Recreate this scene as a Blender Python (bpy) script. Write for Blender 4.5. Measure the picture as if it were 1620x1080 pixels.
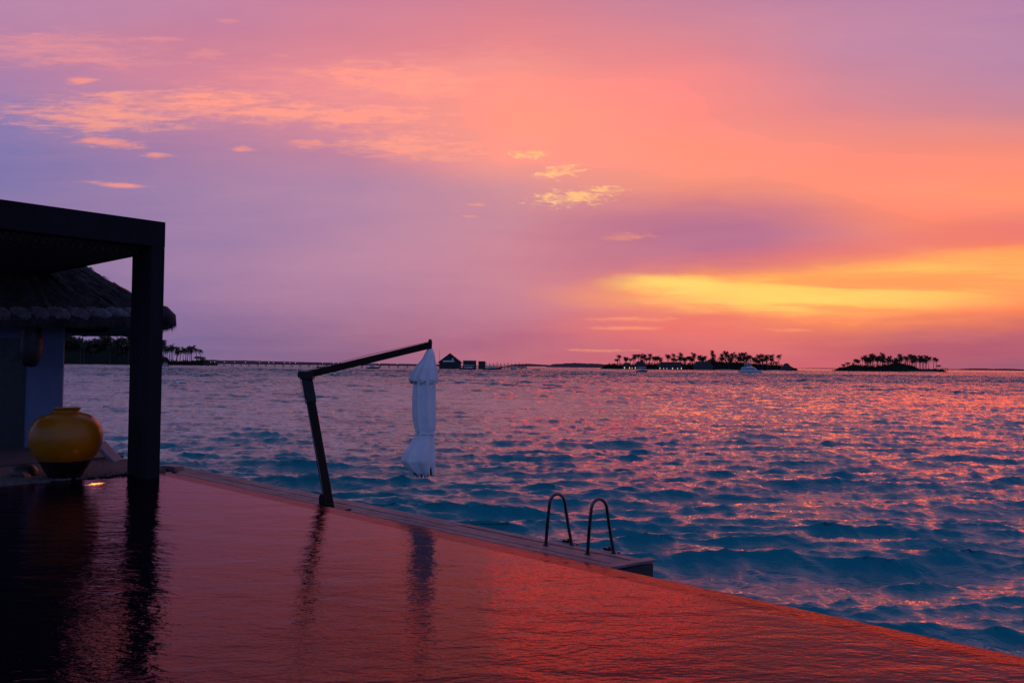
import bpy, bmesh, math, random
import numpy as np
from math import radians, sin, cos, pi, sqrt, atan, tan, degrees, exp
from mathutils import Vector, Matrix

sc = bpy.context.scene
col = sc.collection
for o in list(bpy.data.objects):
    bpy.data.objects.remove(o)

# ------------------------------------------------------------------ camera
F = 1260.0            # focal length in pixels of the 1620 px wide photograph
H = 3.3               # eye height above the sea
PITCH, ROLL = radians(1.72), radians(0.556)
_f = Vector((0, cos(PITCH), sin(PITCH)))
_r0 = Vector((1, 0, 0))
_u0 = _r0.cross(_f)
_r = _r0*cos(ROLL) + _u0*sin(ROLL)
_u = -_r0*sin(ROLL) + _u0*cos(ROLL)
cam_data = bpy.data.cameras.new('camera')
cam = bpy.data.objects.new('camera', cam_data)
col.objects.link(cam)
m = Matrix((_r, _u, -_f)).transposed().to_4x4()
m.translation = (0, 0, H)
cam.matrix_world = m
cam_data.sensor_width = 36
cam_data.lens = F/1620*36
cam_data.clip_start = 0.05
cam_data.clip_end = 60000
sc.camera = cam
sc.render.resolution_x = 1024
sc.render.resolution_y = 682
sc.view_settings.view_transform = 'Standard'
sc.view_settings.look = 'None'
sc.view_settings.exposure = 0
sc.view_settings.gamma = 1


def ray(x, y):
    return _r*(x-810) + _u*(540-y) + _f*F

def onz(x, y, z):                      # the point seen at a photograph pixel, on the level z
    d = ray(x, y); t = (z-H)/d.z
    return Vector((d.x*t, d.y*t, z))

def at(x, y, Y):                       # the point seen at a photograph pixel, Y metres ahead
    d = ray(x, y); t = Y/d.y
    return Vector((d.x*t, Y, H+d.z*t))

def ang(x, y):
    d = ray(x, y).normalized()
    return degrees(math.atan2(d.x, d.y)), degrees(math.atan2(d.z, max(abs(d.y), .3)))

def lin(c):
    return tuple((v/255/12.92 if v/255 <= .04045 else ((v/255+.055)/1.055)**2.4) for v in c[:3]) + (1,)

# ------------------------------------------------------------------ sky
world = bpy.data.worlds.new('World')
sc.world = world
world.use_nodes = True
NT = world.node_tree
NT.nodes.clear()

class G:
    """small helper for writing node graphs"""
    def __init__(s, nt): s.nt = nt
    def n(s, t, **k):
        x = s.nt.nodes.new(t)
        for a, b in k.items(): setattr(x, a, b)
        return x
    def put(s, sock, v):
        if hasattr(v, 'is_linked') or isinstance(v, bpy.types.NodeSocket): s.nt.links.new(v, sock)
        else: sock.default_value = v
    def math(s, op, a, b=None, c=None, clamp=False):
        x = s.n('ShaderNodeMath', operation=op, use_clamp=clamp)
        s.put(x.inputs[0], a)
        if b is not None: s.put(x.inputs[1], b)
        if c is not None: s.put(x.inputs[2], c)
        return x.outputs[0]
    def rng(s, v, a, b, c=0., d=1., smooth=False):
        x = s.n('ShaderNodeMapRange', interpolation_type='SMOOTHSTEP' if smooth else 'LINEAR')
        s.put(x.inputs[0], v)
        for i, q in enumerate((a, b, c, d)): x.inputs[i+1].default_value = q
        return x.outputs[0]
    def mix(s, f, a, b, mode='MIX'):
        x = s.n('ShaderNodeMix', data_type='RGBA', blend_type=mode)
        s.put(x.inputs[0], f); s.put(x.inputs[6], a); s.put(x.inputs[7], b)
        return x.outputs[2]
    def ramp(s, f, stops, interp='LINEAR'):
        x = s.n('ShaderNodeValToRGB'); r = x.color_ramp; r.interpolation = interp
        while len(r.elements) > 1: r.elements.remove(r.elements[0])
        for i, (p, c) in enumerate(stops):
            e = r.elements[0] if i == 0 else r.elements.new(p)
            e.position = p; e.color = c
        s.put(x.inputs[0], f)
        return x.outputs[0]
    def noise(s, v, scale, detail=4, rough=.55, dist=0):
        x = s.n('ShaderNodeTexNoise')
        s.put(x.inputs['Vector'], v)
        x.inputs['Scale'].default_value = scale; x.inputs['Detail'].default_value = detail
        x.inputs['Roughness'].default_value = rough; x.inputs['Distortion'].default_value = dist
        return x.outputs['Fac']
    def mapping(s, v, loc=(0, 0, 0), rot=(0, 0, 0), scale=(1, 1, 1), kind='POINT'):
        x = s.n('ShaderNodeMapping', vector_type=kind)
        s.put(x.inputs[0], v)
        x.inputs[1].default_value = loc; x.inputs[2].default_value = rot; x.inputs[3].default_value = scale
        return x.outputs[0]

g = G(NT)
tc = g.n('ShaderNodeTexCoord')
sep = g.n('ShaderNodeSeparateXYZ'); NT.links.new(tc.outputs['Generated'], sep.inputs[0])
az0 = g.math('MULTIPLY', g.math('ARCTAN2', sep.outputs[0], sep.outputs[1]), 180/pi)
el0 = g.math('MULTIPLY', g.math('ARCSINE', sep.outputs[2]), 180/pi)
# height measured so that level sheets of cloud keep straight edges towards the sunset
elc = g.math('MULTIPLY', g.math('ARCTAN2', sep.outputs[2], g.math('MAXIMUM', g.math('ABSOLUTE', sep.outputs[1]), .3)), 180/pi)
cmb = g.n('ShaderNodeCombineXYZ'); g.put(cmb.inputs[0], az0); g.put(cmb.inputs[1], elc)
AE0 = cmb.outputs[0]
# a little turbulence so that the broad bands of cloud have uneven edges
w1 = g.noise(g.mapping(AE0, scale=(.05, .13, 1)), 1.0, 3, .5)
w2 = g.noise(g.mapping(AE0, loc=(7, 3, 0), rot=(0, 0, radians(-6)), scale=(.05, .22, 1)), 1.0, 6, .6)
az = g.math('ADD', az0, g.math('MULTIPLY', g.math('SUBTRACT', w1, .5), 7.0))
el = g.math('ADD', elc, g.math('MULTIPLY', g.math('SUBTRACT', w2, .5), 3.4))
cmb2 = g.n('ShaderNodeCombineXYZ'); g.put(cmb2.inputs[0], az); g.put(cmb2.inputs[1], el)
AE = cmb2.outputs[0]

YS = [0, 60, 120, 180, 240, 300, 360, 420, 480, 540, 575]
COLS = {
 0:    [(178,132,172),(184,130,165),(165,125,170),(140,122,175),(128,118,172),(130,118,170),(142,118,160),(125,112,155),(115,105,150),(105,95,145),(95,90,140)],
 270:  [(190,130,165),(200,128,155),(205,130,155),(185,128,160),(160,122,165),(152,124,168),(152,124,168),(150,122,166),(140,114,160),(118,103,150),(106,96,144)],
 540:  [(205,128,155),(215,130,148),(240,143,147),(230,141,148),(190,130,158),(176,133,167),(178,133,166),(180,132,164),(172,124,158),(148,106,142),(136,97,134)],
 810:  [(215,130,145),(232,135,140),(250,150,135),(255,155,130),(253,155,138),(212,145,153),(198,136,154),(204,134,150),(196,126,146),(186,108,132),(182,102,124)],
 1080: [(200,130,155),(218,132,145),(246,138,138),(252,142,130),(255,148,122),(245,145,120),(215,130,130),(222,124,122),(240,128,112),(224,112,112),(214,102,112)],
 1350: [(190,132,165),(195,135,165),(205,135,155),(222,135,145),(248,142,125),(255,145,115),(252,140,110),(245,130,100),(250,140,90),(215,105,105),(200,95,110)],
 1620: [(180,130,170),(185,135,170),(190,135,165),(205,135,150),(245,140,120),(255,150,110),(240,125,110),(255,140,85),(235,115,85),(180,95,110),(150,85,115)],
}
t_el = g.math('DIVIDE', el, 32.0, clamp=True)
cur = None; prev = None
def column(stops): return g.ramp(t_el, stops, 'EASE' if False else 'LINEAR')
base_cols = [(-85, column([(0, lin((80,85,135))), (.4, lin((95,105,165))), (1, lin((110,112,165)))]))]
for x in sorted(COLS):
    yh = 570+.0097*x
    st = []
    for y, c in list(zip(YS, COLS[x]))[::-1]:
        p = degrees(atan((yh-y)/F))/32
        st.append((max(p, 0), lin(c)))
    st.append((1.0, lin((175, 122, 160))))
    base_cols.append((degrees(atan((x-810)/F)), column(st)))
base_cols.append((85, column([(0, lin((110,80,120))), (.4, lin((150,110,150))), (1, lin((140,115,160)))])))
sky = base_cols[0][1]
for (u0, _), (u1, c1) in zip(base_cols, base_cols[1:]):
    sky = g.mix(g.rng(az, u0, u1), sky, c1)
# behind the camera: plain dusk blue
sky = g.mix(g.rng(g.math('ABSOLUTE', az0), 75, 140, smooth=True), sky, lin((92, 126, 196)))
# overhead
sky = g.mix(g.rng(el0, 25, 60, smooth=True), sky, lin((66, 92, 142)))

def blob(x, y, rx, ry, rot=0, vec=None):
    a, e = ang(x, y)
    v = g.mapping(vec or AE, loc=(a, e, 0), rot=(0, 0, radians(rot)),
                  scale=(degrees(rx/F), degrees(ry/F), 1), kind='TEXTURE')
    gr = g.n('ShaderNodeTexGradient', gradient_type='SPHERICAL')
    NT.links.new(v, gr.inputs[0])
    return g.rng(gr.outputs['Fac'], 0, 1, smooth=True)

def lay(sky, mask, c, k):
    return g.mix(g.math('MULTIPLY', mask, k, clamp=True), sky, lin(c))

# dark mauve bank
sky = lay(sky, blob(1120, 372, 330, 95, 0), (184, 113, 144), 1.1)
sky = lay(sky, blob(950, 400, 220, 60, 0), (190, 115, 142), .5)
sky = lay(sky, blob(1400, 395, 420, 40, 6), (228, 112, 120), .55)
# orange and yellow opening over the horizon
sky = lay(sky, blob(1470, 455, 480, 88, 5), (255, 140, 88), 1.2)
sky = lay(sky, blob(1180, 460, 380, 45, 2), (255, 160, 95), 1.2)
sky = lay(sky, blob(1620, 435, 330, 52, 5), (255, 168, 88), 1.0)
sky = lay(sky, blob(1290, 466, 300, 42, 2), (255, 205, 95), 1.15)
sky = lay(sky, blob(1080, 455, 150, 20, -2), (255, 215, 110), 1.2)
sky = lay(sky, blob(1450, 432, 260, 42, 4), (255, 190, 95), 1.0)
# under the opening
yb = g.noise(g.mapping(AE0, loc=(5, 2, 0), rot=(0, 0, radians(-4)), scale=(.07, .75, 1)), 1.0, 6, .6, .4)
sky = lay(sky, g.math('MULTIPLY', blob(1400, 455, 520, 75, 4), g.rng(yb, .44, .62, smooth=True)), (252, 150, 92), .8)
sky = lay(sky, g.math('MULTIPLY', blob(1250, 472, 330, 38, 1), g.rng(yb, .60, .42, smooth=True)), (255, 218, 110), .7)
sky = lay(sky, blob(1560, 540, 330, 50, 0), (176, 88, 112), .9)
sky = lay(sky, blob(1040, 520, 240, 45, 0), (240, 115, 105), .6)

# small lit clouds: fine streaked noise kept inside soft patches
fine = g.noise(g.mapping(AE0, rot=(0, 0, radians(2)), scale=(.40, 2.6, 1)), 1.0, 9, .66, .35)
fine2 = g.noise(g.mapping(AE0, loc=(31, 12, 0), rot=(0, 0, radians(14)), scale=(1.0, 3.4, 1)), 1.0, 8, .68, .6)
fb = g.math('ADD', g.math('MULTIPLY', fine, .7), g.math('MULTIPLY', fine2, .3))
def cloud(sky, spots, c, gain, thr=.5, strength=.9, tex=None, soft=.13):
    tot = None
    for s in spots:
        b = blob(*s, vec=AE0)
        tot = b if tot is None else g.math('MAXIMUM', tot, b)
    v = g.math('ADD', tex or fb, g.math('MULTIPLY', g.math('SUBTRACT', tot, 1), gain))
    k = g.math('MULTIPLY', g.rng(v, thr-soft, thr+soft, smooth=True), g.rng(tot, 0, .3))
    return lay(sky, k, c, strength)
sky = cloud(sky, [(560,155,430,90,-3), (330,170,230,45,0), (90,80,260,50,-3), (760,110,200,70,4)], (248,150,145), .26, .46, .55, soft=.17)
sky = cloud(sky, [(160,184,190,40,0), (230,156,190,15,-1), (650,232,200,36,-2), (640,128,240,40,-5), (450,178,260,30,-3), (330,160,200,30,0), (560,185,260,28,0)], (255,160,138), .24, .42, .85, soft=.15)
sky = cloud(sky, [(170,226,90,15,-4), (185,292,70,8,-4), (250,246,40,8,0), (130,128,36,10,0), (385,235,40,8,0), (490,228,60,10,-4),
                  (800,190,70,7,0)], (255,152,132), .3, .40, .75)
sky = cloud(sky, [(100,92,40,8,0), (155,95,50,8,0), (325,86,60,12,0), (250,62,60,8,0), (70,55,36,9,0), (360,34,40,8,0), (640,86,36,8,0)], (240,148,150), .3, .42, .45)
sky = cloud(sky, [(905,312,130,26,4), (885,272,80,20,10), (835,245,70,14,0), (960,300,70,12,0)], (255,200,128), .3, .45, .95, fine2)
sky = cloud(sky, [(990,374,72,13,2), (1000,505,140,9,0), (985,519,130,7,0), (955,554,100,6,0), (1250,522,90,5,0), (760,324,40,5,0), (742,342,30,4,0)], (255,160,112), .3, .43, .6)
# very faint cirrus structure everywhere
cir = g.noise(g.mapping(AE0, loc=(3, 9, 0), rot=(0, 0, radians(-8)), scale=(.07, .42, 1)), 1.0, 6, .6, .3)
sky = g.mix(g.rng(cir, .35, .7, 0, .10), sky, lin((255, 175, 165)))

# the lit cloud is brighter in red than a picture can show: let it carry that strength into the reflections
sc_ = g.n('ShaderNodeSeparateColor'); NT.links.new(sky, sc_.inputs[0])
cc_ = g.n('ShaderNodeCombineColor')
g.put(cc_.inputs[0], g.math('MULTIPLY', sc_.outputs[0], g.rng(sc_.outputs[0], .93, 1.02, 1.0, 3.9, smooth=True)))
g.put(cc_.inputs[1], sc_.outputs[1]); g.put(cc_.inputs[2], sc_.outputs[2])
sky = cc_.outputs[0]
bg = g.n('ShaderNodeBackground'); NT.links.new(sky, bg.inputs[0]); bg.inputs[1].default_value = 1.0
wo = g.n('ShaderNodeOutputWorld'); NT.links.new(bg.outputs[0], wo.inputs[0])

# ------------------------------------------------------------------ materials
def mat(name):
    mt = bpy.data.materials.new(name); mt.use_nodes = True
    nt = mt.node_tree; q = G(nt)
    return mt, q, nt.nodes['Principled BSDF'], nt.nodes['Material Output']

def surf(name, c1, c2=None, scale=6., rough=.6, bump=.0, bscale=30., metal=0., spec=.5, stretch=(1,1,1), coat=0., detail=5):
    mt, q, p, o = mat(name)
    c = q.n('ShaderNodeTexCoord').outputs['Object']
    v = q.mapping(c, scale=stretch)
    if c2 is None: c2 = tuple(x*.6 for x in c1)
    k = q.rng(q.noise(v, scale, detail, .6), .3, .7)
    q.put(p.inputs['Base Color'], q.mix(k, (*c1, 1), (*c2, 1)))
    p.inputs['Metallic'].default_value = metal
    p.inputs['Specular IOR Level'].default_value = spec
    p.inputs['Coat Weight'].default_value = coat
    q.put(p.inputs['Roughness'], q.rng(q.noise(v, scale*2.3, 4), .3, .7, max(rough-.08, .02), min(rough+.08, 1)))
    if bump:
        b = q.n('ShaderNodeBump'); b.inputs['Strength'].default_value = bump; b.inputs['Distance'].default_value = .02
        q.put(b.inputs['Height'], q.noise(v, bscale, 6, .65)); q.put(p.inputs['Normal'], b.outputs[0])
    return mt

def glow(name, c, s):
    mt, q, p, o = mat(name)
    p.inputs['Base Color'].default_value = (*c, 1)
    p.inputs['Emission Color'].default_value = (*c, 1); p.inputs['Emission Strength'].default_value = s
    return mt

M = {}
M['pergola'] = surf('painted_dark_timber', (.014,.017,.022), (.009,.010,.014), 3, .85, .15, 60, spec=.12, stretch=(1,1,.2))
M['slat'] = surf('slat_timber', (.020,.016,.014), (.012,.010,.009), 5, .6, .1, 60)
M['thatch'] = surf('weathered_thatch', (.11,.095,.10), (.035,.03,.035), 5, .9, 1.0, 45, spec=.1, stretch=(1,1,.35))
M['thatch_pale'] = surf('thatch_roll', (.30,.28,.30), (.13,.12,.13), 7, .9, .8, 60, spec=.2)
M['wall'] = surf('painted_wall', (.16,.19,.29), (.12,.145,.23), 2, .8, .1, 90, spec=.2)
M['glaze'] = surf('amber_glaze', (.36,.13,.003), (.26,.085,.002), 2.2, .28, .05, 8, spec=.3)
M['jar_black'] = surf('black_glaze', (.010,.009,.009), (.006,.006,.006), 4, .3, .1, 30)
M['deck'] = surf('grey_decking', (.21,.19,.215), (.085,.075,.09), 3.0, .6, .5, 40, stretch=(1,1,1))
M['deck_dark'] = surf('dark_decking', (.09,.07,.075), (.05,.04,.045), 4, .6, .4, 40)
M['fascia'] = surf('deck_fascia', (.05,.045,.05), (.03,.028,.03), 4, .7, .3, 30)
M['pole'] = surf('dark_wood_pole', (.022,.012,.008), (.010,.007,.005), 6, .6, .2, 50, spec=.15, stretch=(1,1,.15))
M['dark_metal'] = surf('dark_metal', (.012,.012,.013), (.008,.008,.008), 8, .5, spec=.25)
M['steel'] = surf('brushed_steel', (.13,.12,.125), (.08,.075,.08), 20, .18, .03, 90, metal=1.)
M['rope'] = surf('thin_cord', (.25,.22,.2), None, 20, .8)
M['cushion'] = surf('lounger_shell', (.16,.155,.18), (.11,.11,.13), 5, .5, .1, 60)
M['stone'] = surf('wet_stone', (.10,.085,.08), (.04,.035,.035), 3, .6, .6, 12)
M['gravel'] = surf('shore_gravel', (.13,.11,.11), (.05,.042,.045), 14, .8, 1., 40)
M['black'] = surf('black_fittings', (.012,.012,.013), None, 4, .5)
M['palm_leaf'] = surf('palm_foliage', (.030,.045,.018), (.018,.028,.012), .6, .6, spec=.3)
M['trunk'] = surf('palm_trunk', (.07,.055,.045), (.04,.032,.028), 1.5, .85)
M['bush'] = surf('undergrowth', (.012,.017,.009), (.007,.010,.006), .25, .8, spec=.2)
M['far'] = surf('hazed_far_land', (.06,.055,.07), (.045,.042,.055), .01, .95, spec=.1)  # distance haze put into the paler purplish base colour
M['sand'] = surf('coral_sand', (.62,.57,.52), (.5,.46,.42), .3, .9, spec=.1)
M['villa_roof'] = surf('villa_thatch', (.05,.042,.045), (.03,.026,.028), 1, .9)
M['villa_wall'] = surf('villa_wall', (.16,.13,.11), (.10,.08,.07), 1, .8)
M['hull_white'] = surf('boat_paint_white', (.72,.72,.74), (.62,.62,.64), 1.5, .35)
M['hull_dark'] = surf('boat_paint_dark', (.04,.04,.05), None, 1.5, .4)
M['boat_glass'] = surf('boat_glass', (.02,.025,.03), None, 3, .1)
M['shed'] = surf('boathouse_boards', (.045,.035,.032), (.03,.024,.022), 1.2, .8)
M['jetty'] = surf('jetty_timber', (.07,.055,.055), (.045,.036,.036), .6, .8)
M['lamp_white'] = glow('white_lamp', (1, .86, .66), 1.6)
M['window_glow'] = glow('window_glow', (1, .72, .45), .9)
M['reflection_glow'] = glow('reflection_glow_orange', (1, .30, .05), 3.0)  # emission that paints an orange reflection on the pool
M['lens'] = surf('amber_lens', (.55,.18,.03), (.4,.12,.02), 4, .2)

# canopy cloth
mt, q, p, o = mat('white_canvas')
c = q.n('ShaderNodeTexCoord').outputs['Object']
q.put(p.inputs['Base Color'], q.mix(q.rng(q.noise(c, 4, 4), .3, .7), (.74,.75,.78,1), (.60,.62,.65,1)))
p.inputs['Roughness'].default_value = .85; p.inputs['Specular IOR Level'].default_value = .2
b = q.n('ShaderNodeBump'); b.inputs['Strength'].default_value = .5; b.inputs['Distance'].default_value = .02
q.put(b.inputs['Height'], q.noise(q.mapping(c, scale=(6, 6, 1)), 3, 5, .6)); q.put(p.inputs['Normal'], b.outputs[0])
M['canvas'] = mt

# open lagoon water
mt, q, p, o = mat('lagoon_water')
geo = q.n('ShaderNodeNewGeometry').outputs['Position']
patch = q.rng(q.noise(q.mapping(geo, scale=(.02, .03, 0)), 1, 3), .35, .65)
q.put(p.inputs['Base Color'], q.mix(patch, (.0,.24,.27,1), (.0,.16,.21,1)))
dist = q.n('ShaderNodeVectorMath', operation='LENGTH'); mt.node_tree.links.new(geo, dist.inputs[0])
q.put(p.inputs['Roughness'], q.rng(dist.outputs['Value'], 25, 500, .05, .15))   # unresolved wavelets read as roughness
p.inputs['IOR'].default_value = 1.27
b0 = q.n('ShaderNodeBump'); b0.inputs['Strength'].default_value = 1.0
q.put(b0.inputs['Distance'], q.rng(dist.outputs['Value'], 60, 600, 0, 1.5))
q.put(b0.inputs['Height'], q.noise(q.mapping(geo, loc=(3,8,0), scale=(.22, .45, 0)), 1.0, 5, .62, .3))
r1 = q.noise(q.mapping(geo, rot=(0,0,radians(20)), scale=(1.6, 2.6, 0)), 1.0, 5, .6, .4)
r2 = q.noise(q.mapping(geo, rot=(0,0,radians(-15)), scale=(7, 11, 0)), 1.0, 4, .6, .3)
b1 = q.n('ShaderNodeBump'); b1.inputs['Strength'].default_value = 1.0; q.put(b1.inputs['Distance'], q.rng(dist.outputs['Value'], 15, 300, .06, .6))
q.put(b1.inputs['Height'], r1); q.put(b1.inputs['Normal'], b0.outputs[0])
b2 = q.n('ShaderNodeBump'); b2.inputs['Strength'].default_value = 1.0; b2.inputs['Distance'].default_value = .009
q.put(b2.inputs['Height'], r2); q.put(b2.inputs['Normal'], b1.outputs[0])
q.put(p.inputs['Normal'], b2.outputs[0])
M['sea'] = mt

# still dark pool water, gloss tinted to redden its reflections; darker tint on the overflow edge
def pool_mat(name, amp, rough, body, tint):
    mt = bpy.data.materials.new(name); mt.use_nodes = True; nt = mt.node_tree; nt.nodes.clear(); q = G(nt)
    geo = q.n('ShaderNodeNewGeometry').outputs['Position']
    n0 = q.noise(q.mapping(geo, rot=(0,0,radians(14)), scale=(.9, 1.9, 0)), 1.0, 2, .5, .4)
    n1 = q.noise(q.mapping(geo, rot=(0,0,radians(8)), scale=(3.2, 7.0, 0)), 1.0, 3, .5, .5)
    n2 = q.noise(q.mapping(geo, rot=(0,0,radians(-12)), scale=(15, 30, 0)), 1.0, 3, .5, .3)
    nrm = None
    for nn_, d in ((n0, .030), (n1, .016), (n2, .0055)):
        b = q.n('ShaderNodeBump'); b.inputs['Strength'].default_value = 1.0; b.inputs['Distance'].default_value = d*amp
        q.put(b.inputs['Height'], nn_)
        if nrm is not None: q.put(b.inputs['Normal'], nrm)
        nrm = b.outputs[0]
    gl = q.n('ShaderNodeBsdfGlossy'); gl.inputs['Color'].default_value = (*tint, 1); gl.inputs['Roughness'].default_value = rough; q.put(gl.inputs['Normal'], nrm)
    df = q.n('ShaderNodeBsdfDiffuse'); df.inputs['Color'].default_value = (*body, 1)
    fr = q.n('ShaderNodeFresnel'); fr.inputs['IOR'].default_value = 1.29; q.put(fr.inputs['Normal'], nrm)
    mx = q.n('ShaderNodeMixShader'); q.put(mx.inputs[0], fr.outputs[0]); nt.links.new(df.outputs[0], mx.inputs[1]); nt.links.new(gl.outputs[0], mx.inputs[2])
    o = q.n('ShaderNodeOutputMaterial'); nt.links.new(mx.outputs[0], o.inputs[0])
    return mt
M['pool'] = pool_mat('pool_water', .5, .02, (.002, .003, .007), (.97, .55, .60))
M['edge'] = pool_mat('pool_overflow_water', .8, .10, (.006, .004, .008), (.74, .38, .40))

# ------------------------------------------------------------------ mesh helpers
class MB:
    def __init__(s): s.v = []; s.f = []; s.m = []
    def add(s, vs, fs, mi=0):
        n = len(s.v); s.v += [tuple(v) for v in vs]; s.f += [tuple(i+n for i in f) for f in fs]; s.m += [mi]*len(fs)
        return s
    def box(s, c, size, ax=None, mi=0):
        """ax: three unit vectors"""
        ax = ax or (Vector((1,0,0)), Vector((0,1,0)), Vector((0,0,1)))
        c = Vector(c); vs = []
        for i in (-.5, .5):
            for j in (-.5, .5):
                for k in (-.5, .5):
                    vs.append(c + ax[0]*i*size[0] + ax[1]*j*size[1] + ax[2]*k*size[2])
        return s.add(vs, [(0,1,3,2),(4,6,7,5),(0,4,5,1),(2,3,7,6),(0,2,6,4),(1,5,7,3)], mi)
    def tube(s, pts, rads, n=8, mi=0, caps=True):
        pts = [Vector(p) for p in pts]
        if not hasattr(rads, '__len__'): rads = [rads]*len(pts)
        vs = []; up = None
        for i, p in enumerate(pts):
            d = (pts[min(i+1, len(pts)-1)] - pts[max(i-1, 0)]).normalized()
            if up is None: up = Vector((0,0,1)) if abs(d.z) < .9 else Vector((1,0,0))
            a = d.cross(up).normalized(); bb = d.cross(a).normalized(); up = -bb if False else up
            if abs(d.dot(up)) > .97: up = a
            a = d.cross(up).normalized(); bb = d.cross(a)
            for k in range(n):
                t = 2*pi*k/n; vs.append(p + (a*cos(t) + bb*sin(t))*rads[i])
        fs = []
        for i in range(len(pts)-1):
            for k in range(n):
                fs.append((i*n+k, i*n+(k+1) % n, (i+1)*n+(k+1) % n, (i+1)*n+k))
        if caps: fs += [tuple(range(n))[::-1], tuple((len(pts)-1)*n+k for k in range(n))]
        return s.add(vs, fs, mi)
    def lathe(s, prof, n=32, c=(0,0,0), mi=0, fn=None):
        vs = []
        for (r, z) in prof:
            for k in range(n):
                t = 2*pi*k/n; rr = r if fn is None else fn(r, z, t)
                vs.append((c[0]+rr*cos(t), c[1]+rr*sin(t), c[2]+z))
        fs = []
        for i in range(len(prof)-1):
            for k in range(n):
                fs.append((i*n+k, i*n+(k+1) % n, (i+1)*n+(k+1) % n, (i+1)*n+k))
        return s.add(vs, fs, mi)
    def build(s, name, mats, parent=None, smooth=False, bevel=0, loc=None):
        me = bpy.data.meshes.new(name)
        vs = s.v
        if loc is not None: vs = [(v[0]-loc[0], v[1]-loc[1], v[2]-loc[2]) for v in vs]
        me.from_pydata(vs, [], s.f)
        if not isinstance(mats, (list, tuple)): mats = [mats]
        for mm in mats: me.materials.append(mm)
        me.polygons.foreach_set('material_index', s.m)
        if smooth: me.polygons.foreach_set('use_smooth', [True]*len(me.polygons))
        me.update()
        o = bpy.data.objects.new(name, me); col.objects.link(o)
        if loc is not None: o.location = loc
        if parent is not None:
            o.parent = parent
            o.matrix_parent_inverse = Matrix.Translation(parent.location).inverted() if False else Matrix.Identity(4)
        if bevel:
            bv = o.modifiers.new('bevel', 'BEVEL'); bv.width = bevel; bv.segments = 2; bv.limit_method = 'ANGLE'
        return o

def tag(o, label=None, cat=None, group=None, kind=None):
    if label: o['label'] = label
    if cat: o['category'] = cat
    if group: o['group'] = group
    if kind: o['kind'] = kind
    return o

def thing(name, loc, label, cat, group=None, rz=0):
    o = bpy.data.objects.new(name, None); col.objects.link(o)
    o.location = loc; o.rotation_euler = (0, 0, rz); o.empty_display_size = .2
    return tag(o, label, cat, group)

def rel(mb, root):                     # world coordinates -> the root's own
    x, y, z = root.location
    mb.v = [(a-x, b-y, c-z) for a, b, c in mb.v]
    return mb

# ------------------------------------------------------------------ the plan: v runs along the pool edge, u away across it
ZP, ZD = 1.45, 1.15
pa, pb = onz(1620, 1059, ZP), onz(262, 753, ZP)
V = (pb-pa).normalized(); U = Vector((V.y, -V.x, 0)); Z = Vector((0, 0, 1))
def uv(u, v, z): return U*u + V*v + Z*z

# ------------------------------------------------------------------ sea
def make_field(N, L, lmin, lmax, rms, wind, spread, seed, lpeak):
    rg = np.random.default_rng(seed)
    k1 = np.fft.fftfreq(N, d=L/N)*2*np.pi
    kx, ky = np.meshgrid(k1, k1, indexing='ij')
    k = np.sqrt(kx**2+ky**2); k[0, 0] = 1
    lam = 2*np.pi/k
    c = np.abs((kx*np.cos(wind)+ky*np.sin(wind))/k)
    P = k**-3.1 * np.exp(-(lam/lpeak)**2) * (c**spread + .015)
    P[(lam < lmin) | (lam > lmax)] = 0; P[0, 0] = 0
    h = (rg.normal(size=(N, N))+1j*rg.normal(size=(N, N)))*np.sqrt(P)
    z = np.fft.ifft2(h).real
    s = rms/z.std()
    dx = np.fft.ifft2(1j*kx/k*h).real*s; dy = np.fft.ifft2(1j*ky/k*h).real*s
    return np.stack([dx, dy, z*s], -1), L

def sample(fld, X, Y, rot):
    A, L = fld; N = A.shape[0]
    cr, sr = np.cos(rot), np.sin(rot)
    x = (X*cr+Y*sr)/L*N; y = (-X*sr+Y*cr)/L*N
    ix = np.floor(x).astype(int); iy = np.floor(y).astype(int); fx = (x-ix)[..., None]; fy = (y-iy)[..., None]
    a = A[ix % N, iy % N]; b = A[(ix+1) % N, iy % N]; c = A[ix % N, (iy+1) % N]; d = A[(ix+1) % N, (iy+1) % N]
    r = (a*(1-fx)+b*fx)*(1-fy) + (c*(1-fx)+d*fx)*fy
    return np.stack([r[..., 0]*cr - r[..., 1]*sr, r[..., 0]*sr + r[..., 1]*cr, r[..., 2]], -1)

WD = radians(70)
fA = make_field(1024, 93., .5, 16., .062, WD, 5.5, 14, 5.0)
fB = make_field(512, 19., .14, 1.3, .024, WD+.2, 1.2, 9, 2.0)
fine_az = np.radians(np.arange(-40, 40.01, .11))
coarse = np.radians(np.arange(43, 317.1, 3.0))
azs = np.concatenate([fine_az, coarse])
rr = np.concatenate([[.5, 2., 3.5, 5.], np.exp(np.arange(np.log(6.0), np.log(85.), .0068)), np.arange(85, 480, .58), np.arange(480, 1300, 1.6), np.arange(1300, 3200, 12.), [4500, 7000, 12000, 25000]])
R_, A_ = np.meshgrid(rr, azs, indexing='ij')
X = R_*np.sin(A_); Y = R_*np.cos(A_)
D = np.zeros(X.shape+(3,))
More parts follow.
